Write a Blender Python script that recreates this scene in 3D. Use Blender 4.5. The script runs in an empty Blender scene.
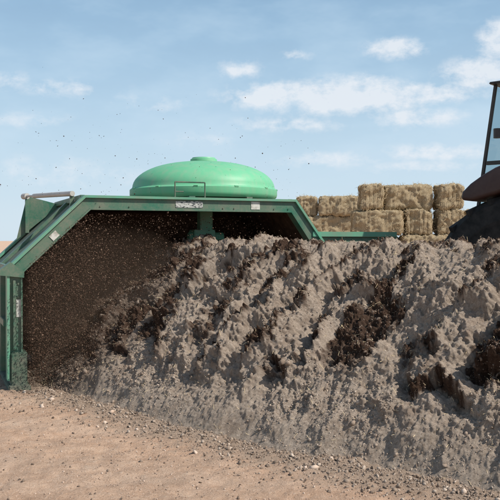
import bpy, math, bmesh
import numpy as np
from mathutils import Vector, Matrix
rng=np.random.default_rng(7)
C=bpy.context.scene.collection
# ---------------------------------------------------------------- helpers
_tabs={}
def vn(x,y,seed):
    if seed not in _tabs:
        r=np.random.default_rng(seed+100); _tabs[seed]=r.random((256,256))
    T=_tabs[seed]
    xi=np.floor(x).astype(int); yi=np.floor(y).astype(int)
    fx=x-xi; fy=y-yi
    fx=fx*fx*fx*(fx*(fx*6-15)+10); fy=fy*fy*fy*(fy*(fy*6-15)+10)
    a=T[xi&255,yi&255]; b=T[(xi+1)&255,yi&255]; c=T[xi&255,(yi+1)&255]; d=T[(xi+1)&255,(yi+1)&255]
    return (a*(1-fx)+b*fx)*(1-fy)+(c*(1-fx)+d*fx)*fy
def fbm(x,y,seed,oct=4,gain=0.5):
    s=0;a=1;t=0
    for o in range(oct):
        s=s+a*(vn(x,y,seed+o)-0.5); t+=a
        x,y=(x*1.6-y*1.2)+13.7,(x*1.2+y*1.6)+7.3
        a*=gain
    return s/t*2   # approx -1..1
def sstep(a,b,x):
    t=np.clip((x-a)/(b-a),0,1); return t*t*(3-2*t)
def link(o,parent=None):
    C.objects.link(o)
    if parent: o.parent=parent
    return o
def empty(name,loc,rz=0):
    e=bpy.data.objects.new(name,None); e.location=loc; e.rotation_euler=(0,0,rz); C.objects.link(e); return e
def np_mesh(name,verts,faces,mat,attrs=None,smooth=False,parent=None):
    me=bpy.data.meshes.new(name)
    n=len(verts); m,k=faces.shape
    me.vertices.add(n); me.vertices.foreach_set("co",np.ascontiguousarray(verts,dtype=np.float32).ravel())
    me.loops.add(m*k); me.loops.foreach_set("vertex_index",np.ascontiguousarray(faces,dtype=np.int32).ravel())
    me.polygons.add(m); me.polygons.foreach_set("loop_start",np.arange(0,m*k,k,dtype=np.int32))
    me.polygons.foreach_set("loop_total",np.full(m,k,dtype=np.int32))
    me.update(calc_edges=True)
    if smooth: me.polygons.foreach_set("use_smooth",np.ones(m,dtype=bool))
    if attrs:
        for an,av in attrs.items():
            a=me.attributes.new(an,'FLOAT','POINT'); a.data.foreach_set("value",np.ascontiguousarray(av,dtype=np.float32).ravel())
    me.materials.append(mat)
    return link(bpy.data.objects.new(name,me),parent)
def grid_faces(nu,nv):
    i=np.arange(nu-1)[:,None]; j=np.arange(nv-1)[None,:]
    a=(i*nv+j).ravel()
    return np.stack([a,a+nv,a+nv+1,a+1],1)
def bm_obj(name,bm,mat,parent=None,bevel=0,smooth=False,mats=None):
    if bevel:
        bmesh.ops.bevel(bm,geom=list(bm.edges),offset=bevel,segments=2,affect='EDGES',clamp_overlap=True)
    bmesh.ops.recalc_face_normals(bm,faces=bm.faces)
    me=bpy.data.meshes.new(name); bm.to_mesh(me); bm.free()
    if smooth:
        for p in me.polygons: p.use_smooth=True
    me.materials.append(mat)
    for m in (mats or []): me.materials.append(m)
    return link(bpy.data.objects.new(name,me),parent)
def add_box(bm,x0,x1,y0,y1,z0,z1):
    v=[bm.verts.new((x,y,z)) for x in(x0,x1) for y in(y0,y1) for z in(z0,z1)]
    for f in((0,1,3,2),(4,6,7,5),(0,4,5,1),(2,3,7,6),(0,2,6,4),(1,5,7,3)): bm.faces.new([v[i] for i in f])
def box(name,x0,x1,y0,y1,z0,z1,mat,parent=None,bevel=0.006):
    bm=bmesh.new(); add_box(bm,x0,x1,y0,y1,z0,z1); return bm_obj(name,bm,mat,parent,bevel)
def add_tube(bm,p0,p1,r,seg=16,r1=None):
    p0=Vector(p0);p1=Vector(p1);d=p1-p0
    M=Matrix.Translation((p0+p1)/2)@d.to_track_quat('Z','Y').to_matrix().to_4x4()
    bmesh.ops.create_cone(bm,cap_ends=True,segments=seg,radius1=r,radius2=r if r1 is None else r1,depth=d.length,matrix=M)
def add_bar(bm,p0,p1,w,h):
    p0=Vector(p0);p1=Vector(p1);d=p1-p0
    M=Matrix.Translation((p0+p1)/2)@d.to_track_quat('Z','Y').to_matrix().to_4x4()@Matrix.Diagonal((w,h,d.length,1))
    bmesh.ops.create_cube(bm,size=1,matrix=M)
def extr_poly(bm,pts,y0,y1):
    a=[bm.verts.new((p[0],y0,p[1])) for p in pts]; b=[bm.verts.new((p[0],y1,p[1])) for p in pts]
    n=len(pts)
    bm.faces.new(a); bm.faces.new(b[::-1])
    for i in range(n): bm.faces.new((a[i],a[(i+1)%n],b[(i+1)%n],b[i]))
def band(outer,inner): return outer+inner[::-1]
def lathe(bm,prof,seg=48,center=(0,0,0),axis='Z',closed=False):
    rings=[]
    for k in range(seg):
        a=2*math.pi*k/seg
        ring=[]
        for r,h in prof:
            if axis=='Z': co=(center[0]+r*math.cos(a),center[1]+r*math.sin(a),center[2]+h)
            else: co=(center[0]+r*math.cos(a),center[1]+h,center[2]+r*math.sin(a))
            ring.append(bm.verts.new(co))
        rings.append(ring)
    n=len(prof)
    for k in range(seg):
        A=rings[k];B=rings[(k+1)%seg]
        for i in range(n if closed else n-1):
            j=(i+1)%n
            bm.faces.new((A[i],B[i],B[j],A[j]))
    bmesh.ops.remove_doubles(bm,verts=bm.verts,dist=0.0005)
# ---------------------------------------------------------------- materials
class NT:
    def __init__(s,name):
        s.m=bpy.data.materials.new(name); s.m.use_nodes=True; s.t=s.m.node_tree; s.n=s.t.nodes; s.l=s.t.links
        s.b=s.n["Principled BSDF"]; s.tc=s.n.new("ShaderNodeTexCoord")
    def noise(s,scale,detail=5,rough=0.55,vec=None,sc=None):
        n=s.n.new("ShaderNodeTexNoise"); n.inputs["Scale"].default_value=scale; n.inputs["Detail"].default_value=detail; n.inputs["Roughness"].default_value=rough
        v=vec or s.tc.outputs["Object"]
        if sc:
            mp=s.n.new("ShaderNodeMapping"); mp.inputs["Scale"].default_value=sc; s.l.new(v,mp.inputs["Vector"]); v=mp.outputs["Vector"]
        s.l.new(v,n.inputs["Vector"]); return n.outputs["Fac"]
    def ramp(s,fac,stops,interp='LINEAR'):
        r=s.n.new("ShaderNodeValToRGB"); r.color_ramp.interpolation=interp
        e=r.color_ramp.elements
        while len(e)<len(stops): e.new(0.5)
        for i,(p,c) in enumerate(stops):
            e[i].position=p; e[i].color=(c[0],c[1],c[2],1) if hasattr(c,'__len__') else (c,c,c,1)
        s.l.new(fac,r.inputs["Fac"]); return r.outputs["Color"]
    def mix(s,fac,a,b,mode='MIX'):
        m=s.n.new("ShaderNodeMix"); m.data_type='RGBA'; m.blend_type=mode
        for sock,v in ((m.inputs[0],fac),(m.inputs[6],a),(m.inputs[7],b)):
            if isinstance(v,(int,float)): sock.default_value=v
            elif isinstance(v,tuple): sock.default_value=(*v,1)
            else: s.l.new(v,sock)
        return m.outputs[2]
    def attr(s,name):
        a=s.n.new("ShaderNodeAttribute"); a.attribute_name=name; return a.outputs["Fac"]
    def math(s,op,a,b=None):
        m=s.n.new("ShaderNodeMath"); m.operation=op
        for i,v in enumerate((a,b)):
            if v is None: continue
            if isinstance(v,(int,float)): m.inputs[i].default_value=v
            else: s.l.new(v,m.inputs[i])
        return m.outputs[0]
    def bump(s,h,strength,dist):
        b=s.n.new("ShaderNodeBump"); b.inputs["Strength"].default_value=strength; b.inputs["Distance"].default_value=dist
        s.l.new(h,b.inputs["Height"]); s.l.new(b.outputs["Normal"],s.b.inputs["Normal"])
    def out(s,col,rough=0.9,spec=0.2,metal=0):
        if isinstance(col,tuple): s.b.inputs["Base Color"].default_value=(*col,1)
        else: s.l.new(col,s.b.inputs["Base Color"])
        s.b.inputs["Roughness"].default_value=rough; s.b.inputs["Specular IOR Level"].default_value=spec; s.b.inputs["Metallic"].default_value=metal
        return s.m
# compost
t=NT("compost")
n1=t.noise(42,6,0.8); n2=t.noise(2.2,4); n3=t.noise(190,3,0.7); n4=t.noise(4.5,6,0.75)
dry=t.ramp(n1,[(0.28,(0.17,0.125,0.092)),(0.5,(0.42,0.335,0.26)),(0.72,(0.64,0.535,0.43))])
dry=t.mix(t.ramp(n2,[(0.35,0.0),(0.7,0.4)]),dry,(0.50,0.405,0.32))
dry=t.mix(t.ramp(n4,[(0.50,0.0),(0.66,0.5)]),dry,(0.23,0.16,0.112))
wet_shade=t.ramp(n1,[(0.3,(0.030,0.017,0.011)),(0.55,(0.088,0.053,0.036)),(0.75,(0.25,0.17,0.12))])  # dark fresh compost colour, doubling as painted shade on the scarps
am=t.attr("moist_shade"); fa=t.math('ADD',am,t.math('MULTIPLY',t.math('SUBTRACT',n1,0.5),1.3))
col=t.mix(t.ramp(fa,[(0.24,0.0),(0.72,1.0)]),dry,wet_shade)
t.bump(t.math('ADD',n1,t.math('MULTIPLY',n3,0.35)),0.9,0.026)
M_comp=t.out(col,0.95,0.1)
def clod_mat(name,c0,c1,c2):
    t=NT(name); a=t.attr("tint"); n=t.noise(90,3,0.7)
    col=t.ramp(a,[(0.0,c0),(0.5,c1),(1.0,c2)])
    col=t.mix(t.ramp(n,[(0.3,0.0),(0.7,0.6)]),col,tuple(min(1,x*1.4) for x in c1))
    return t.out(col,0.92,0.15)
M_clod=clod_mat("clod",(0.035,0.021,0.014),(0.27,0.205,0.155),(0.56,0.47,0.38))
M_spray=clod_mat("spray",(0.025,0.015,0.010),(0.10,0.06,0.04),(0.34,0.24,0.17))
M_stone=clod_mat("stone",(0.18,0.12,0.085),(0.44,0.33,0.25),(0.62,0.52,0.43))
# dirt
t=NT("dirt_ground")
g1=t.noise(0.55,5,0.6); g2=t.noise(7,6,0.7); g3=t.noise(56,6,0.8); gs=t.noise(1.0,4,0.6,sc=(0.35,2.2,1)); g4=t.noise(2.2,6,0.7)
a=t.ramp(g2,[(0.3,(0.42,0.265,0.175)),(0.55,(0.60,0.415,0.29)),(0.8,(0.70,0.53,0.39))])
a=t.mix(t.ramp(g1,[(0.35,0.0),(0.65,0.65)]),a,(0.62,0.395,0.26))
a=t.mix(t.ramp(gs,[(0.4,0.0),(0.7,0.5)]),a,(0.68,0.51,0.38))
a=t.mix(t.ramp(g4,[(0.50,0.0),(0.70,0.55)]),a,(0.38,0.255,0.175))
a=t.mix(t.ramp(g3,[(0.33,0.85),(0.44,0.0)]),a,(0.20,0.125,0.083))
a=t.mix(t.ramp(g3,[(0.55,0.0),(0.69,0.75)]),a,(0.76,0.62,0.50))
nz=t.math('ADD',t.attr("toe"),t.math('MULTIPLY',t.math('SUBTRACT',g2,0.5),1.2))
a=t.mix(t.ramp(nz,[(0.35,0.0),(0.8,0.8)]),a,(0.36,0.275,0.205))
t.bump(t.math('ADD',g3,g2),0.85,0.022)
M_dirt=t.out(a,0.95,0.1)
def paint(name,c,dust=0.5,rough=0.45):
    t=NT(name); n=t.noise(3.5,6,0.65); n2=t.noise(45,4,0.7); n3=t.noise(1.3,3,0.5,sc=(3,3,0.6))
    col=t.mix(t.ramp(n3,[(0.35,0.0),(0.75,0.5)]),c,tuple(x*0.6 for x in c))
    m=t.math('ADD',n,t.math('MULTIPLY',n2,0.35))
    col=t.mix(t.ramp(m,[(0.5,0.06),(0.95,dust)]),col,(0.28,0.22,0.17))
    t.bump(n2,0.12,0.004)
    m=t.out(col,rough,0.4); return m
M_green=paint("green_paint",(0.014,0.15,0.09),0.75)
M_greenl=paint("light_green_paint",(0.09,0.38,0.24),0.65)
M_greend=paint("dirty_green_paint",(0.012,0.10,0.06),0.8,0.7)
M_red=paint("muddy_red_paint",(0.04,0.010,0.010),0.2,0.5)
M_white=paint("grey_white_paint",(0.55,0.54,0.5),0.6)
t=NT("tank_plastic"); n=t.noise(2.5,5,0.6); n2=t.noise(2,4,0.6,sc=(6,6,0.8))
col=t.mix(t.ramp(n,[(0.4,0.0),(0.7,0.3)]),(0.14,0.46,0.25),(0.22,0.54,0.34))
col=t.mix(t.ramp(n2,[(0.42,0.0),(0.8,0.5)]),col,(0.33,0.41,0.29))
M_tank=t.out(col,0.5,0.35)
t=NT("soil_caked_rubber"); n=t.noise(9,7,0.7); t.bump(n,0.9,0.05)
M_rubber=t.out(t.ramp(n,[(0.3,(0.04,0.025,0.018)),(0.6,(0.11,0.07,0.048)),(0.85,(0.20,0.14,0.10))]),0.95,0.1)
t=NT("tyre_rubber"); n=t.noise(8,5,0.6)
M_tyre=t.out(t.ramp(n,[(0.35,(0.012,0.012,0.012)),(0.8,(0.06,0.052,0.048))]),0.8,0.3)
M_black=paint("black_paint",(0.012,0.012,0.014),0.25,0.4)
t=NT("steel"); M_steel=t.out((0.4,0.4,0.38),0.4,0.5,0.8)
t=NT("sticker"); n=t.noise(30,2,0.5,sc=(1,1,3)); M_stick=t.out(t.ramp(n,[(0.42,(0.08,0.09,0.09)),(0.5,(0.5,0.5,0.46))]),0.5)
t=NT("sticker_plain"); n=t.noise(12,4,0.6); M_stick2=t.out(t.ramp(n,[(0.35,(0.3,0.28,0.22)),(0.55,(0.62,0.6,0.54))]),0.5)
t=NT("cab_glass"); tr=t.n.new("ShaderNodeBsdfTransparent"); tr.inputs[0].default_value=(0.62,0.72,0.75,1)
gl=t.n.new("ShaderNodeBsdfGlossy"); gl.inputs["Roughness"].default_value=0.03
mx=t.n.new("ShaderNodeMixShader"); mx.inputs[0].default_value=0.10
t.l.new(tr.outputs[0],mx.inputs[1]); t.l.new(gl.outputs[0],mx.inputs[2]); t.l.new(mx.outputs[0],t.n["Material Output"].inputs["Surface"]); M_glass=t.m
t=NT("straw"); s1=t.noise(26,5,0.78,sc=(1,1,3.2)); s2=t.noise(2,4,0.6); s3=t.noise(7,3,0.6,sc=(1.0,0.3,0.3))
col=t.ramp(s1,[(0.3,(0.20,0.14,0.075)),(0.5,(0.58,0.455,0.28)),(0.72,(0.84,0.72,0.51))])
col=t.mix(t.ramp(s2,[(0.4,0.0),(0.7,0.3)]),col,(0.42,0.31,0.185))
col=t.mix(t.ramp(s3,[(0.3,0.5),(0.45,0.0)]),col,(0.20,0.145,0.08))
t.bump(s1,1.0,0.06); M_straw=t.out(col,0.9,0.15)
t=NT("straw_hair"); M_hair=t.out((0.62,0.49,0.30),0.8,0.2)
t=NT("twine"); M_twine=t.out((0.28,0.2,0.1),0.8,0.2)
# dust volume
m=bpy.data.materials.new("dust"); m.use_nodes=True; m.node_tree.nodes.clear()
vo=m.node_tree.nodes.new("ShaderNodeVolumeScatter"); vo.inputs["Color"].default_value=(0.66,0.44,0.30,1); vo.inputs["Density"].default_value=0.19
if "Anisotropy" in vo.inputs: vo.inputs["Anisotropy"].default_value=0.2
mo_=m.node_tree.nodes.new("ShaderNodeOutputMaterial"); m.node_tree.links.new(vo.outputs[0],mo_.inputs["Volume"]); M_dust=m
# ---------------------------------------------------------------- ground
TOE=np.array([(-4.95,15.2),(-2.40,9.25),(-1.57,8.4),(-.63,7.23),(.40,6.33),(1.08,5.79),(1.65,5.29),(3.8,3.2)])
CRE=np.array([(-3.0,16.0),(-.50,10.05),(.15,9.4),(.9,8.7),(1.7,8.0),(2.3,7.4),(2.95,6.9),(5.1,4.8)])
FAR=np.array([(-1.05,16.8),(1.15,10.8),(1.75,10.6),(2.3,10.0),(2.95,9.2),(3.4,8.7),(4.1,8.1),(6.3,6.2)])
def geo(a,b,n,sgn): return a+sgn*np.geomspace(0.05,b,n)
fx=np.arange(-4.2,4.6,0.022); fy=np.arange(3.2,10.5,0.024)
xs=np.concatenate([geo(-4.2,900,70,-1)[::-1],fx,geo(fx[-1],900,70,1)])
ys=np.concatenate([geo(3.2,900,60,-1)[::-1],fy,geo(fy[-1],1400,70,1)])
X,Y=np.meshgrid(xs,ys,indexing='ij')
near=np.exp(-((np.maximum(0,np.abs(X)-4)/3)**2+(np.maximum(0,np.abs(Y-7)-4)/3)**2))
def gfun(x,y):
    u=x*0.9+y*0.43; w=-x*0.43+y*0.9
    return fbm(x*0.5,y*0.5,1,3)*0.03+fbm(u*0.8,w*4.0,5,4)*0.026+fbm(x*5,y*5,11,4,0.6)*0.024+fbm(x*18,y*18,17,3,0.65)*0.014
Z=gfun(X,Y)*near
D=np.full(X.shape,9.0); tp=TOE
msk=near>0.3
px=X[msk];py=Y[msk];dd=np.full(px.shape,9.0)
for i in range(len(tp)-1):
    a=tp[i];b=tp[i+1];ab=b-a;L=(ab**2).sum()
    tt=np.clip(((px-a[0])*ab[0]+(py-a[1])*ab[1])/L,0,1)
    dd=np.minimum(dd,np.hypot(px-a[0]-tt*ab[0],py-a[1]-tt*ab[1]))
D[msk]=dd
toe=np.clip(1-D/0.9,0,1)
Z-=0.01
V=np.stack([X,Y,Z],-1).reshape(-1,3)
np_mesh("dirt_ground",V,grid_faces(len(xs),len(ys)),M_dirt,{"toe":toe.ravel()},smooth=True)
def gz(x,y): return gfun(x,y)-0.01
# ---------------------------------------------------------------- windrow
NS,NTT=1300,520
seg=np.concatenate([[0],np.cumsum(np.hypot(*np.diff((TOE+CRE)/2,axis=0).T))])
S=np.concatenate([np.linspace(0,seg[1]-1,100,endpoint=False),np.linspace(seg[1]-1,seg[-1],NS-100)])
Sr=np.linspace(0,seg[-1],900)
def curve(P):
    q=np.stack([np.interp(Sr,seg,P[:,k]) for k in(0,1)],1)
    k=np.exp(-np.linspace(-2.5,2.5,91)**2); k/=k.sum()
    for c in(0,1):
        pad=np.concatenate([2*q[0,c]-q[45:0:-1,c],q[:,c],2*q[-1,c]-q[-2:-47:-1,c]])
        q[:,c]=np.convolve(pad,k,'valid')
    return np.stack([np.interp(S,Sr,q[:,k]) for k in(0,1)],1)
T0,T1,T2=curve(TOE),curve(CRE),curve(FAR)
tj=np.linspace(0,1,NTT)
tj=np.where(tj<0.7,tj/0.7*0.5,0.5+(tj-0.7)/0.3*0.5)
ta=tj[None,:]*2
A=np.clip(ta,0,1);B=np.clip(ta-1,0,1)
PX=T0[:,0:1]*(1-A)+T1[:,0:1]*A+(T2[:,0:1]-T1[:,0:1])*B
PY=T0[:,1:2]*(1-A)+T1[:,1:2]*A+(T2[:,1:2]-T1[:,1:2])*B
SS=np.repeat(S[:,None],NTT,1)
c=np.minimum(A,1-B)
prof=np.where(c<0.82,c*1.08,0.8856+(1-0.8856)*(1-((1-c)/0.18)**1.7))
toef=sstep(0,0.12,c)
Hc=np.interp(S,seg,[1.5,1.60,1.64,1.64,1.60,1.60,1.62,1.65])[:,None]
PZ=Hc*prof*(0.55+0.45*toef)-0.05*(1-toef)
W=ta*2.15
lump=fbm(SS*0.7,W*0.8,21,3)
warp=fbm(SS*0.8,W*0.9,60,3)*1.0+fbm(SS*3.2,W*3.2,66,5,0.66)*0.38
q=(SS-0.02*W+warp)/0.66
ph=q-np.floor(q)
saw=np.where(ph<0.2,sstep(0,0.2,ph),1-sstep(0.0,1.0,(ph-0.2)/0.8))
amp=sstep(-0.42,0.18,fbm(SS*0.9+9,W*1.15,30,4,0.6))*sstep(0.14,0.42,c)*(1-0.35*sstep(0.85,1.0,c))
q2=(SS*1.0-0.15*W+fbm(SS*2.2,W*2.2,120,5,0.65)*0.65)/0.23; p2=q2-np.floor(q2)
saw2=np.where(p2<0.3,sstep(0,0.3,p2),1-sstep(0,1,(p2-0.3)/0.7))
amp2=sstep(-0.15,0.35,fbm(SS*1.9,W*1.9,130,3))*sstep(0.05,0.3,c)
rough=fbm(SS*7,W*7,50,5,0.72); fine=fbm(SS*24,W*24,56,4,0.78); mid=fbm(SS*2.6,W*2.6,150,5,0.64)
crumb=1-np.abs(fbm(SS*9,W*9,90,4,0.68))*2.2
blk=np.abs(fbm(SS*4.2,W*4.2,170,4,0.6))
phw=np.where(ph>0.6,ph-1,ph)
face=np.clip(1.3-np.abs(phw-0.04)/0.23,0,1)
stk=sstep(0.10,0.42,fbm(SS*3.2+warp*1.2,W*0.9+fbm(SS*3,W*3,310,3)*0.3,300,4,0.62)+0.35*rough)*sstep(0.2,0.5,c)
mo=np.clip(face*1.35*amp+np.clip(1-np.abs(p2-0.15)/0.18,0,1)*amp2*0.5*(0.3+amp)+stk*0.75+rough*1.0*(amp+0.2)*(face+0.35),0,1)  # damp tone plus shade painted onto steep left faces and hollows
d=lump*0.14+mid*0.085+saw*amp*0.24+saw2*amp2*0.035+rough*(0.038+0.07*mo)+crumb*(0.008+0.034*mo)-blk*0.05*sstep(0.1,0.4,c)+fine*(0.018+0.026*mo)-0.10*amp-0.04*stk+0.01
env=sstep(0.0,0.2,c)*0.82+0.18
d*=env
nx=T1[:,0:1]-T0[:,0:1]; ny=T1[:,1:2]-T0[:,1:2]; L=np.hypot(nx,ny); nx=nx/L;ny=ny/L
side=np.where(ta<1,-1.0,1.0)*np.clip(np.abs(1-ta)*4,0,1)*0.62
PX=PX+nx*side*d; PY=PY+ny*side*d; PZ=PZ+0.78*d
off=fbm(SS*1.6,W*0+3,99,4)*0.14*(1-c)
PX-=nx*off*np.where(ta<1,1,-1);PY-=ny*off*np.where(ta<1,1,-1)
WV=np.stack([PX,PY,PZ],-1)
moist_shade=mo
dm=np.hypot(PX+2.0,PY-10.0); moist_shade=np.clip(moist_shade+0.6*(1-sstep(0.6,2.1,dm)),0,1)
np_mesh("compost_windrow",WV.reshape(-1,3),grid_faces(NS,NTT),M_comp,{"moist_shade":moist_shade.ravel()},smooth=True)
# ---------------------------------------------------------------- scatter
phi=(1+5**.5)/2
ICO=np.array([(-1,phi,0),(1,phi,0),(-1,-phi,0),(1,-phi,0),(0,-1,phi),(0,1,phi),(0,-1,-phi),(0,1,-phi),(phi,0,-1),(phi,0,1),(-phi,0,-1),(-phi,0,1)])/np.hypot(1,phi)
ICF=np.array([(0,11,5),(0,5,1),(0,1,7),(0,7,10),(0,10,11),(1,5,9),(5,11,4),(11,10,2),(10,7,6),(7,1,8),(3,9,4),(3,4,2),(3,2,6),(3,6,8),(3,8,9),(4,9,5),(2,4,11),(6,2,10),(8,6,7),(9,8,1)])
OCT=np.array([(1,0,0),(-1,0,0),(0,1,0),(0,-1,0),(0,0,1),(0,0,-1)],float)
OCF=np.array([(0,2,4),(2,1,4),(1,3,4),(3,0,4),(2,0,5),(1,2,5),(3,1,5),(0,3,5)])
def rotm(n):
    q=rng.normal(size=(n,4)); q/=np.linalg.norm(q,axis=1)[:,None]; w,x,y,z=q.T
    return np.stack([1-2*(y*y+z*z),2*(x*y-z*w),2*(x*z+y*w),2*(x*y+z*w),1-2*(x*x+z*z),2*(y*z-x*w),2*(x*z-y*w),2*(y*z+x*w),1-2*(x*x+y*y)],1).reshape(n,3,3)
def scatter(name,P,size,tint,mat,elong=0.35,parent=None,smooth=False,small=False,jit=0.3):
    n=len(P); BV,BF=(OCT,OCF) if small else (ICO,ICF); k=len(BV)
    v=BV[None]*(1+rng.uniform(-jit,jit,(n,k,1)))
    v=v*(1+rng.uniform(-elong,elong,(n,1,3)))*size[:,None,None]
    v=np.einsum('nij,nkj->nki',rotm(n),v)+P[:,None,:]
    f=(BF[None]+k*np.arange(n)[:,None,None]).reshape(-1,3)
    return np_mesh(name,v.reshape(-1,3),f,mat,{"tint":np.repeat(tint,k)},smooth,parent)
mof=moist_shade
def pick(n,wt):
    p=wt.ravel()/wt.sum(); idx=rng.choice(len(p),n,p=p); return WV.reshape(-1,3)[idx], mof.ravel()[idx]
dens_=np.gradient(S)[:,None]*np.gradient(tj)[None,:]
vis=(SS>4.5)&(ta<1.25)
area=np.where(vis,dens_,0.0)
clump=np.clip(0.4+1.5*fbm(SS*2.1,W*2.1,180,4,0.65),0.05,2)
P1,m1=pick(52000,area*clump*(0.5+0.9*mof+0.6*(1-c)**2))
scatter("compost_clods",P1,0.003+0.0065*rng.random(len(P1))**2,np.clip(0.66-0.62*m1+rng.normal(0,0.24,len(P1)),0,1),M_clod,0.6,small=True,jit=0.45)
P1,m1=pick(4200,area*clump*(0.12+1.5*mof+0.5*(1-c)**3))
scatter("compost_lumps",P1,0.007+0.015*rng.random(len(P1))**2.6,np.clip(0.55-0.56*m1+rng.normal(0,0.13,len(P1)),0,1),M_clod,0.7,jit=0.5)
def straws(name,P3,l0,l1,zo=0.004):
    n=len(P3); R=rotm(n); ln=rng.uniform(l0,l1,n); wd=rng.uniform(0.001,0.002,n)
    base=np.array([(-1,-1,0),(1,-1,0),(1,1,0),(-1,1,0)],float)
    v=base[None]*np.stack([ln,wd,wd],1)[:,None,:]
    v=np.einsum('nij,nkj->nki',R,v)+P3[:,None]+np.array([0,0,zo])
    np_mesh(name,v.reshape(-1,3),(np.arange(4)[None]+4*np.arange(n)[:,None]),M_hair)
P3,m3=pick(9000,area*(0.7+mof))
straws("straw_bits",P3,0.008,0.032)
n=38000
gx=rng.uniform(-4.2,3,n); gy=rng.uniform(4.3,10.2,n)
kp=rng.random(n)<np.clip(0.45+1.0*fbm(gx*1.2,gy*1.6,400,4,0.6),0.08,1); gx=gx[kp];gy=gy[kp];n=len(gx)
gsz=0.002+0.007*rng.random(n)**4
scatter("gravel",np.stack([gx,gy,gz(gx,gy)+gsz*0.2],1),gsz,rng.random(n)**1.3*0.9,M_stone,0.5,small=True,jit=0.4)
n=1800
gx=rng.uniform(-4.2,3,n); gy=rng.uniform(4.3,10.2,n)
scatter("fallen_compost",np.stack([gx,gy,gz(gx,gy)+0.003],1),0.004+0.008*rng.random(n)**2,rng.random(n)*0.4,M_clod,0.6,jit=0.45)
n=8000
si=rng.integers(250,NS,n); dist=np.abs(rng.normal(0,0.34,n))
dx=nx[si,0];dy=ny[si,0]
gx=T0[si,0]-dx*dist+dx*0.1; gy=T0[si,1]-dy*dist+dy*0.1
gsz=0.0035+0.012*rng.random(n)**5
scatter("toe_debris",np.stack([gx,gy,gz(gx,gy)+gsz*0.3+0.002],1),gsz,np.clip(rng.normal(0.48,0.26,n),0,1),M_clod,0.65,jit=0.5)
n=26; si=rng.integers(300,NS,n); dist=rng.uniform(-0.1,0.6,n)
gx=T0[si,0]-nx[si,0]*dist; gy=T0[si,1]-ny[si,0]*dist
gsz=rng.uniform(0.012,0.027,n)
scatter("stones",np.stack([gx,gy,gz(gx,gy)+gsz*0.3],1),gsz,rng.uniform(0.3,1,n),M_stone,0.5,jit=0.4)
# ---------------------------------------------------------------- compost turner
RZ=math.radians(22)
E=empty("compost_turner",(-2.75,9.1,0),RZ)
def prof_pts(o):
    k=o*math.tan(math.radians(22.5))
    return [(o,0.10),(o,1.38-k),(0.87+k,2.21-o),(3.60-k,2.21-o),(4.22-o,1.38-k),(4.22-o,0.10)]
DEP=2.4
def ring(name,o0,o1,y0,y1,mat):
    bm=bmesh.new(); extr_poly(bm,band(prof_pts(o0),prof_pts(o1)),y0,y1)
    return bm_obj(name,bm,mat,E,0)
ring("front_frame",0.0,0.15,0.0,0.10,M_green)
ring("front_flange",-0.018,0.012,-0.035,0.14,M_greenl)
ring("front_inner_lip",0.135,0.153,-0.03,0.13,M_green)
ring("shell",0.03,0.045,0.14,DEP-0.12,M_greend)
ring("rear_frame",0.0,0.15,DEP-0.12,DEP,M_green)
ring("rear_flange",-0.018,0.012,DEP-0.16,DEP+0.03,M_greenl)
ring("mid_rib",-0.01,0.028,1.15,1.25,M_green)
bm=bmesh.new(); extr_poly(bm,prof_pts(0.048),DEP-0.30,DEP-0.28); bm_obj("rear_curtain",bm,M_rubber,E)
bm=bmesh.new(); extr_poly(bm,band(prof_pts(0.05),prof_pts(0.10)),0.16,DEP-0.302); bm_obj("caked_soil_lining",bm,M_rubber,E)
bm=bmesh.new()
for (x,z) in ((0.0,1.38),(0.87,2.21),(3.60,2.21),(4.22,1.38)):
    add_box(bm,x-0.03,x+0.03,0.142,DEP-0.162,z-0.035,z+0.03)
add_box(bm,-0.045,0.02,0.142,DEP-0.162,0.70,0.78)
for y in(0.6,1.7):
    add_box(bm,-0.04,0.025,y-0.03,y+0.03,0.12,1.34)
bm_obj("stiffeners",bm,M_green,E,0.005)
bm=bmesh.new(); extr_poly(bm,[(-0.10,1.30),(-0.10,1.36),(0.02,1.45),(0.17,1.34),(0.17,1.27)],-0.05,0.12); bm_obj("knee_bracket",bm,M_green,E)
for nm,x0 in(("left_foot",0.02),("right_foot",4.02)):
    bm=bmesh.new(); add_box(bm,x0,x0+0.18,-0.06,0.2,0.02,0.42); add_box(bm,x0-0.03,x0+0.21,-0.14,2.35,-0.02,0.05)
    bm_obj(nm,bm,M_greend,E,0.008)
bm=bmesh.new(); add_box(bm,0.045,0.075,-0.05,0.0-0.002,0.45,1.24); bm_obj("leg_rib",bm,M_green,E,0.004)
bm=bmesh.new()
for zz in(0.5,0.75,1.05,1.2):
    add_tube(bm,(0.11,-0.012,zz),(0.11,0.0,zz),0.012,8)
for xx in (1.05,1.4,2.6,2.75,3.3,3.5): add_tube(bm,(xx,-0.010,2.10),(xx,0.0,2.10),0.009,8)
bm_obj("bolts",bm,M_greend,E)
box("label",1.98,2.33,-0.006,-0.001,2.10,2.18,M_stick,E,0)
box("label_small",2.98,3.10,-0.006,-0.001,2.09,2.19,M_stick2,E,0)
box("label_leg",0.085,0.145,-0.006,-0.001,0.82,1.02,M_stick2,E,0)
bm=bmesh.new(); bmesh.ops.create_cube(bm,size=1,matrix=Matrix.Translation((0.515,-0.004,1.75))@Matrix.Rotation(-math.radians(43.7),4,'Y')@Matrix.Diagonal((0.10,0.006,0.075,1))); bm_obj("label_slope",bm,M_stick2,E)
bm=bmesh.new(); add_tube(bm,(0.2,1.3,0.62),(4.0,1.3,0.62),0.16,24)
for i in range(37):
    x=0.3+i*0.099; a=i*2.4
    add_bar(bm,(x,1.3+0.1*math.cos(a),0.62+0.1*math.sin(a)),(x,1.3+0.5*math.cos(a),0.62+0.5*math.sin(a)),0.06,0.03)
bm_obj("drum",bm,M_rubber,E)
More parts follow.
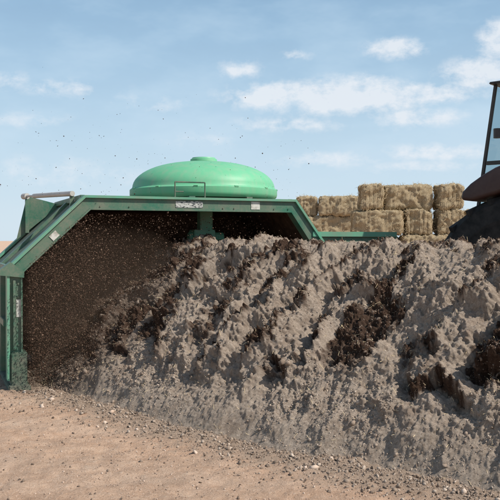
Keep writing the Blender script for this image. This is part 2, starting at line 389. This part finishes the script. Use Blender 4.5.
bm=bmesh.new(); add_tube(bm,(0.80,0.45,2.27),(0.5,1.75,2.30),0.032,16); add_tube(bm,(0.5,1.75,2.30),(0.43,2.05,2.31),0.016,12)
add_tube(bm,(0.44,2.02,2.31),(0.40,2.12,2.31),0.042,12)
bm_obj("hydraulic_cylinder",bm,M_white,E)
bm=bmesh.new(); add_bar(bm,(0.44,2.05,1.8),(0.44,2.05,2.27),0.05,0.05); add_bar(bm,(0.80,0.5,2.1),(0.80,0.5,2.25),0.05,0.05)
extr_poly(bm,[(0.30,1.70),(0.44,2.30),(0.50,2.30),(0.86,2.21),(0.86,2.16)],2.08,2.11); bm_obj("cylinder_mounts",bm,M_green,E)
bm=bmesh.new(); r=0.009
for a,b in(((1.99,0.06,2.22),(1.99,0.06,2.42)),((1.99,0.06,2.42),(2.38,0.06,2.42)),((2.38,0.06,2.42),(2.38,0.06,2.22)),((1.99,0.06,2.30),(2.1,0.06,2.30))): add_tube(bm,a,b,r,8)
bm_obj("roof_rail",bm,M_greend,E)
bm=bmesh.new(); add_box(bm,2.60,2.78,0.9,1.05,1.72,2.12); add_box(bm,2.5,2.8,0.85,1.1,1.66,1.84); add_tube(bm,(2.45,0.97,1.74),(2.95,0.97,1.74),0.07,14); bm_obj("gearbox_guard",bm,M_greenl,E,0.01)
R=1.03
prof=[(0.0,0.02),(R*0.96,0.02),(R*0.99,0.05),(R,0.08),(R,0.15),(R*0.985,0.165),(R*0.975,0.17),(R*0.965,0.19)]
for a in np.linspace(6,88,16):
    a=math.radians(a); prof.append((R*0.965*math.cos(a)**0.85,0.18+0.375*math.sin(a)))
prof+= [(0.19,0.556),(0.185,0.59),(0.165,0.60),(0.16,0.612),(0.0,0.617)]
bm=bmesh.new(); lathe(bm,prof,72,(2.75,1.2,2.24)); o=bm_obj("water_tank",bm,M_tank,E,0,True)
o.modifiers.new("es",'EDGE_SPLIT').split_angle=math.radians(35)
bm=bmesh.new()
for k in range(12):
    a=k*math.pi/6+0.1; cx=2.75+R*0.96*math.cos(a); cy=1.2+R*0.96*math.sin(a)
    dx_=math.cos(a);dy_=math.sin(a)
    add_bar(bm,(cx,cy,2.405),(cx+dx_*0.045,cy+dy_*0.045,2.39),0.05,0.02)
bm_obj("tank_lugs",bm,M_tank,E)
bm=bmesh.new()
for k in range(8):
    a=k*math.pi/4+0.3; add_box(bm,2.75+1.0*math.cos(a)-0.04,2.75+1.0*math.cos(a)+0.04,1.2+1.0*math.sin(a)-0.04,1.2+1.0*math.sin(a)+0.04,2.18,2.262)
bm_obj("tank_mounts",bm,M_green,E)
bm=bmesh.new(); add_box(bm,3.87,5.12,0.02,0.20,1.62,1.74); bm_obj("tow_arm",bm,M_green,E,0.01)
bm=bmesh.new(); add_box(bm,3.85,5.14,-0.02,0.24,1.742,1.81); add_box(bm,5.122,5.15,0.0,0.22,1.56,1.74); bm_obj("tow_arm_cap",bm,M_greenl,E,0.005)
bm=bmesh.new(); add_box(bm,4.95,5.07,0.05,0.17,0.0,1.618); add_box(bm,4.22,4.40,0.2,2.2,0.3,0.5); bm_obj("tow_arm_support",bm,M_greend,E,0.01)
bm=bmesh.new(); lathe(bm,[(0.15,-0.1),(0.33,-0.12),(0.38,-0.07),(0.38,0.07),(0.33,0.12),(0.15,0.1)],32,(0,0,0),'Y',True)
bm.transform(Matrix.Translation((4.95,0.9,0.38))@Matrix.Rotation(math.radians(90),4,'Z')); bm_obj("support_wheel",bm,M_tyre,E,0,True)
# flying soil
n=150000
lx=0.18+4.0*rng.random(n)**1.4; lz=rng.uniform(0.1,2.05,n)
ly=0.10+1.5*rng.random(n)
m=int(n*0.6)
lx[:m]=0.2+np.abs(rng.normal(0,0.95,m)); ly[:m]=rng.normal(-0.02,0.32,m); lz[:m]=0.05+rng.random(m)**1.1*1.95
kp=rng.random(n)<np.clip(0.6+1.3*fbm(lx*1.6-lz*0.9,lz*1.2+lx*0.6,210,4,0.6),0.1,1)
ok=kp&(lx<3.95)&(lz<np.minimum(2.02,1.22+lx*0.95))&(lz<np.minimum(2.02,1.22+(4.22-lx)*0.98))
lx,ly,lz=lx[ok],ly[ok],lz[ok]; n=len(lx)
ss=0.0016+0.0085*rng.random(n)**6
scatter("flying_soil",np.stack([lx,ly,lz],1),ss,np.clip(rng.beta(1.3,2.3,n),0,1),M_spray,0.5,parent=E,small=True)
n=320
lx=rng.uniform(-0.4,3.8,n); ly=rng.normal(0.3,0.5,n); lz=2.2+np.abs(rng.normal(0,0.6,n))
scatter("thrown_flecks",np.stack([lx,ly,lz],1),0.002+0.0055*rng.random(n)**3,rng.random(n)*0.3,M_spray,0.6,parent=E)
bm=bmesh.new(); bmesh.ops.create_uvsphere(bm,u_segments=48,v_segments=24,radius=1,matrix=Matrix.Translation((1.15,0.30,0.9))@Matrix.Diagonal((1.3,0.8,1.05,1)))
bm_obj("dust_cloud",bm,M_dust,E,0,True)
# ---------------------------------------------------------------- straw bales
def bale(cx,cy,z0,L,Wd,H,yaw):
    e=empty("straw_bale",(cx,cy,z0),yaw)
    nx_,ny_,nz_=40,18,20
    def face(o,a,b,na,nb):
        i,j=np.meshgrid(np.linspace(0,1,na),np.linspace(0,1,nb),indexing='ij')
        return (np.array(o)+i[...,None]*np.array(a)+j[...,None]*np.array(b)).reshape(-1,3),grid_faces(na,nb)
    Vs=[];Fs=[];off=0
    for o,a,b,na,nb in(((-1,-1,-1),(2,0,0),(0,0,2),nx_,nz_),((1,1,-1),(-2,0,0),(0,0,2),nx_,nz_),((-1,-1,1),(2,0,0),(0,2,0),nx_,ny_),((-1,1,-1),(2,0,0),(0,-2,0),nx_,ny_),((-1,1,-1),(0,-2,0),(0,0,2),ny_,nz_),((1,-1,-1),(0,2,0),(0,0,2),ny_,nz_)):
        v,f=face(o,a,b,na,nb); Vs.append(v);Fs.append(f+off);off+=len(v)
    v=np.concatenate(Vs);f=np.concatenate(Fs)
    h=np.array([L,Wd,H])/2; p=v*h; r=0.14
    core=np.clip(p,-(h-r),h-r); dlt=p-core; nrm=np.linalg.norm(dlt,axis=1)[:,None]; nn=dlt/np.maximum(nrm,1e-6)
    p=core+nn*r
    s=rng.uniform(0,200)
    dsp=fbm(p[:,0]*3+s+p[:,1]*2,p[:,2]*3+p[:,1]*2.7+s,3,3)*0.10+fbm(p[:,0]*9+s,p[:,2]*9+p[:,1]*8,8,3)*0.05
    tw=np.min(np.abs(p[:,1:2]-np.array([-0.3,-0.1,0.1,0.3])*Wd),axis=1)
    dsp-=0.025*np.exp(-(tw/0.03)**2)*(np.abs(nn[:,1])<0.5)
    flk=np.abs(np.sin(p[:,0]*math.pi/0.16+s)); dsp-=0.025*(flk<0.25)
    p=p+nn*dsp[:,None]; p[:,2]+=H/2
    np_mesh("bale_body",p,f,M_straw,None,True,e)
    n=900; idx=rng.integers(0,len(p),n); b0=p[idx]; dr=nn[idx]*0.6+rng.normal(0,0.6,(n,3)); dr/=np.linalg.norm(dr,axis=1)[:,None]
    ln=rng.uniform(0.05,0.17,n)[:,None]; sd=np.cross(dr,rng.normal(size=(n,3))); sd/=np.linalg.norm(sd,axis=1)[:,None]; sd*=0.005
    q=np.stack([b0-sd,b0+sd,b0+dr*ln+sd*0.5,b0+dr*ln-sd*0.5],1)
    np_mesh("loose_straw",q.reshape(-1,3),(np.arange(4)[None]+4*np.arange(n)[:,None]),M_hair,None,False,e)
    bm=bmesh.new()
    for yy in(-0.3,-0.1,0.1,0.3):
        y=yy*Wd; ox=h[0]+0.004
        pts=[(-ox,y,0.08),(-ox,y,H-0.08),(-ox+0.08,y,H),(ox-0.08,y,H),(ox,y,H-0.08),(ox,y,0.08)]
        for a,b in zip(pts,pts[1:]): add_tube(bm,a,b,0.008,5)
    bm_obj("twine",bm,M_twine,e)
def stack(Yd,px_list,row,H=0.95,W=1.1):
    s=800/Yd
    for a,b in px_list:
        xa=(a-250)/s; xb=(b-250)/s
        bale((xa+xb)/2+rng.normal(0,0.04),Yd+W/2+rng.normal(0,0.12),row*H,(xb-xa)*0.96,W,H*0.97,math.radians(rng.normal(0,3)))
for row,lst in((3,[(360,384),(384,436),(437,463)]),(2,[(355,408),(409,437),(438,464),(465,515)]),(1,[(352,400),(401,450),(451,500)]),(0,[(355,405),(406,456),(457,507)])):
    stack(30,lst,row)
for row,lst in((3,[(297,318),(319,361)]),(2,[(304,355),(356,396)]),(1,[(300,345),(346,390)]),(0,[(300,345),(346,390)])):
    stack(38,lst,row)
# ---------------------------------------------------------------- tractor
TR=empty("tractor",(3.54,9.6,0),math.radians(-42))
def wheel(name,x,y,r,wd):
    bm=bmesh.new(); h=wd/2
    lathe(bm,[(r*0.55,-h*0.8),(r*0.72,-h),(r*0.9,-h*0.98),(r*0.955,-h*0.8),(r*0.965,0),(r*0.955,h*0.8),(r*0.9,h*0.98),(r*0.72,h),(r*0.55,h*0.8)],56,(0,0,0),'Y',True)
    for k in range(22):
        for sd in(-1,1):
            a=2*math.pi*(k+(0.5 if sd>0 else 0))/22; a2=a+0.16
            p0=(r*0.97*math.cos(a),0,r*0.97*math.sin(a)); p1=(r*0.94*math.cos(a2),sd*h,r*0.94*math.sin(a2))
            add_bar(bm,p0,p1,0.07,0.07)
    bm.transform(Matrix.Translation((x,y,r))); bm_obj(name+"_tyre",bm,M_tyre,TR)
    bm=bmesh.new(); lathe(bm,[(0.0,-0.05),(r*0.2,-0.07),(r*0.25,-0.02),(r*0.48,0.03),(r*0.56,-h*0.7),(r*0.56,h*0.7),(r*0.4,0.08),(0.0,0.08)],40,(0,0,0),'Y')
    bm.transform(Matrix.Translation((x,y,r))); bm_obj(name+"_rim",bm,M_red,TR,0,True)
wheel("rear_near",-0.28,0,1.14,0.5); wheel("rear_far",-0.28,1.85,1.14,0.5)
wheel("front_near",2.7,0.1,0.7,0.4); wheel("front_far",2.7,1.75,0.7,0.4)
def fender(name,y0,y1):
    bm=bmesh.new()
    extr_poly(bm,[(-0.95,2.20),(-.93,2.30),(-.82,2.40),(-.66,2.50),(-.50,2.58),(-.33,2.64),(-.1,2.69),(.25,2.68),(.6,2.56),(.85,2.36),(1.0,2.1),(1.05,1.85),(.96,1.85),(.86,2.06),(.62,2.20),(.3,2.29),(0,2.31),(-.4,2.28),(-.8,2.18)],y0,y1)
    o=bm_obj(name,bm,M_red,TR,0,True); bv=o.modifiers.new("b",'BEVEL'); bv.width=0.07; bv.segments=5; bv.angle_limit=math.radians(50)
fender("rear_fender_near",-0.32,0.30); fender("rear_fender_far",1.55,2.17)
bm=bmesh.new(); add_box(bm,0.9,3.3,0.5,1.35,1.0,1.95); o=bm_obj("hood",bm,M_red,TR,0.08)
box("chassis",-0.7,3.2,0.65,1.2,0.6,1.0,M_black,TR,0.02)
box("cab_floor",-0.8,0.95,0.33,1.52,1.25,1.7,M_black,TR,0.03)
box("cab_roof",-0.80,1.0,0.16,1.74,3.69,3.72,M_black,TR,0.01)
bm=bmesh.new()
for x0,x1,w_ in((-1.08,-0.78,0.04),(0.3,0.3,0.035),(0.98,0.9,0.035)):
    for y in(0.32,1.52): add_bar(bm,(x0,y,1.7),(x1,y,3.70),w_,w_)
for y in(0.32,1.52): add_bar(bm,(-0.90,y,2.70),(0.95,y,2.70),0.05,0.05)
bm_obj("cab_posts",bm,M_black,TR,0.005)
bm=bmesh.new()
def quad(a,b,c_,d_): bm.faces.new([bm.verts.new(p) for p in(a,b,c_,d_)])
for y in(0.32,1.52): quad((-1.07,y,1.72),(0.97,y,1.72),(0.9,y,3.68),(-0.78,y,3.68))
quad((-1.08,0.34,1.72),(-1.08,1.50,1.72),(-0.78,1.50,3.68),(-0.78,0.34,3.68)); quad((0.98,0.34,1.72),(0.98,1.50,1.72),(0.9,1.50,3.68),(0.9,0.34,3.68))
bm_obj("cab_glass",bm,M_glass,TR)
bm=bmesh.new(); add_box(bm,-0.55,-0.05,0.7,1.2,1.9,2.15); add_box(bm,-0.65,-0.5,0.7,1.2,2.0,2.95); add_box(bm,-0.62,-0.52,0.82,1.08,2.95,3.15); bm_obj("seat",bm,M_black,TR,0.04)
bm=bmesh.new(); add_tube(bm,(-0.70,0.2,3.0),(-0.70,0.2,3.12),0.05,12); add_bar(bm,(-0.8,0.32,3.06),(-0.70,0.2,3.06),0.02,0.02); bm_obj("work_lamp",bm,M_black,TR)
bm=bmesh.new(); add_tube(bm,(1.6,0.7,1.9),(1.6,0.7,3.0),0.05,12); bm_obj("exhaust",bm,M_black,TR)
bm=bmesh.new(); add_bar(bm,(-0.7,0.92,0.7),(-1.9,0.92,0.6),0.12,0.1); bm_obj("drawbar",bm,M_black,TR)
# ---------------------------------------------------------------- sun + sky
sd=Vector((0.64,-0.27,0.72)).normalized()
sun=bpy.data.lights.new("sun",'SUN'); sun.energy=5.0; sun.angle=math.radians(0.5); sun.color=(1,0.95,0.88)
so=bpy.data.objects.new("sun",sun); so.rotation_euler=sd.to_track_quat('Z','Y').to_euler(); C.objects.link(so)
w=bpy.data.worlds.new("World"); bpy.context.scene.world=w; w.use_nodes=True
N=w.node_tree.nodes; Lk=w.node_tree.links; bg=N["Background"]
sky=N.new("ShaderNodeTexSky"); sky.sky_type='NISHITA'; sky.sun_disc=False
sky.sun_elevation=math.asin(sd.z); sky.sun_rotation=math.atan2(sd.x,sd.y); sky.air_density=1.0; sky.dust_density=0.6; sky.ozone_density=1.0
bg.inputs["Strength"].default_value=0.11
def wm(op,a,b=None,clamp=False):
    m=N.new("ShaderNodeMath"); m.operation=op; m.use_clamp=clamp
    for i,v in enumerate((a,b)):
        if v is None: continue
        if isinstance(v,(int,float)): m.inputs[i].default_value=v
        else: Lk.new(v,m.inputs[i])
    return m.outputs[0]
tc=N.new("ShaderNodeTexCoord"); sp=N.new("ShaderNodeSeparateXYZ"); Lk.new(tc.outputs["Generated"],sp.inputs[0])
az=wm('ARCTAN2',sp.outputs[0],sp.outputs[1]); el=wm('ARCSINE',sp.outputs[2])
cb=N.new("ShaderNodeCombineXYZ"); Lk.new(az,cb.inputs[0]); Lk.new(el,cb.inputs[1])
def wnoise(scale,sc,detail=6,rough=0.6,off=(0,0,0)):
    mp=N.new("ShaderNodeMapping"); mp.inputs["Scale"].default_value=sc; mp.inputs["Location"].default_value=off; Lk.new(cb.outputs[0],mp.inputs[0])
    n=N.new("ShaderNodeTexNoise"); n.inputs["Scale"].default_value=scale; n.inputs["Detail"].default_value=detail; n.inputs["Roughness"].default_value=rough; Lk.new(mp.outputs[0],n.inputs["Vector"]); return n.outputs["Fac"]
clouds=[(345,99,112,18,1.08),(280,97,60,15,1.1),(350,90,55,14,1.05),(430,98,60,13,0.75),(395,52,32,11,0.95),(240,70,24,11,0.72),(297,56,16,7,0.6),(478,80,38,16,1.05),(497,50,20,19,1.1),(60,92,62,10,0.55),(10,88,30,10,0.55),(30,125,45,9,0.45),
(290,125,60,10,0.65),(440,155,65,10,0.75),(330,160,65,10,0.55),(420,168,60,8,0.65),(60,175,100,18,0.45),(415,120,60,12,0.7),(150,105,60,10,0.4),(210,140,60,9,0.38)]
tot=None
for cx,cy,rx,ry,st in clouds:
    s=N.new("ShaderNodeVectorMath"); s.operation='SUBTRACT'; Lk.new(cb.outputs[0],s.inputs[0]); s.inputs[1].default_value=(math.atan((cx-250)/800),math.atan((240-cy)/800),0)
    m=N.new("ShaderNodeVectorMath"); m.operation='MULTIPLY'; Lk.new(s.outputs[0],m.inputs[0]); m.inputs[1].default_value=(800/rx,800/ry,0)
    l=N.new("ShaderNodeVectorMath"); l.operation='LENGTH'; Lk.new(m.outputs[0],l.inputs[0])
    v=wm('MULTIPLY',wm('SUBTRACT',1.35,l.outputs["Value"],True),st)
    tot=v if tot is None else wm('MAXIMUM',tot,v)
nA=wnoise(30,(1,1.5,1),7,0.64); nB=wnoise(6,(1,2.4,1),5,0.55,(3,1,0))
dens=wm('ADD',wm('MULTIPLY',tot,1.0),wm('MULTIPLY',wm('SUBTRACT',nA,0.5),2.9))
dens=wm('MULTIPLY',wm('MULTIPLY',wm('SUBTRACT',dens,0.22,True),1.3,True),wm('MULTIPLY',tot,1.6,True),True)
haze=wm('MULTIPLY',wm('SUBTRACT',nB,0.40,True),0.6)
low=wm('MULTIPLY',wm('SUBTRACT',0.55,el,True),1.9)
hz=wm('MINIMUM',wm('ADD',haze,low,True),0.92)
def mixc(f,a,b):
    m=N.new("ShaderNodeMix"); m.data_type='RGBA'
    for sk,v in((m.inputs[0],f),(m.inputs[6],a),(m.inputs[7],b)):
        if isinstance(v,tuple): sk.default_value=(*v,1)
        elif isinstance(v,(int,float)): sk.default_value=v
        else: Lk.new(v,sk)
    return m.outputs[2]
elr=wm('MULTIPLY',el,3.3,True)
hcol=mixc(elr,(6.0,7.2,8.1),(3.5,5.7,7.7))
c1=mixc(hz,sky.outputs[0],hcol)
c1=mixc(wm('MULTIPLY',wm('SUBTRACT',nB,0.47,True),1.1,True),c1,(6.2,7.2,8.1))
c2=mixc(wm('MULTIPLY',dens,0.85),c1,(7.5,7.9,8.4))
Lk.new(c2,bg.inputs["Color"])
# ---------------------------------------------------------------- camera
cam=bpy.data.cameras.new("camera"); cam.lens=57.6; cam.sensor_width=36; cam.clip_end=5000
co=bpy.data.objects.new("camera",cam); co.location=(0,0,1.7); co.rotation_euler=(math.radians(90-0.716),0,0); C.objects.link(co)
sc=bpy.context.scene; sc.camera=co
sc.view_settings.view_transform='Standard'; sc.view_settings.look='None'; sc.view_settings.exposure=0
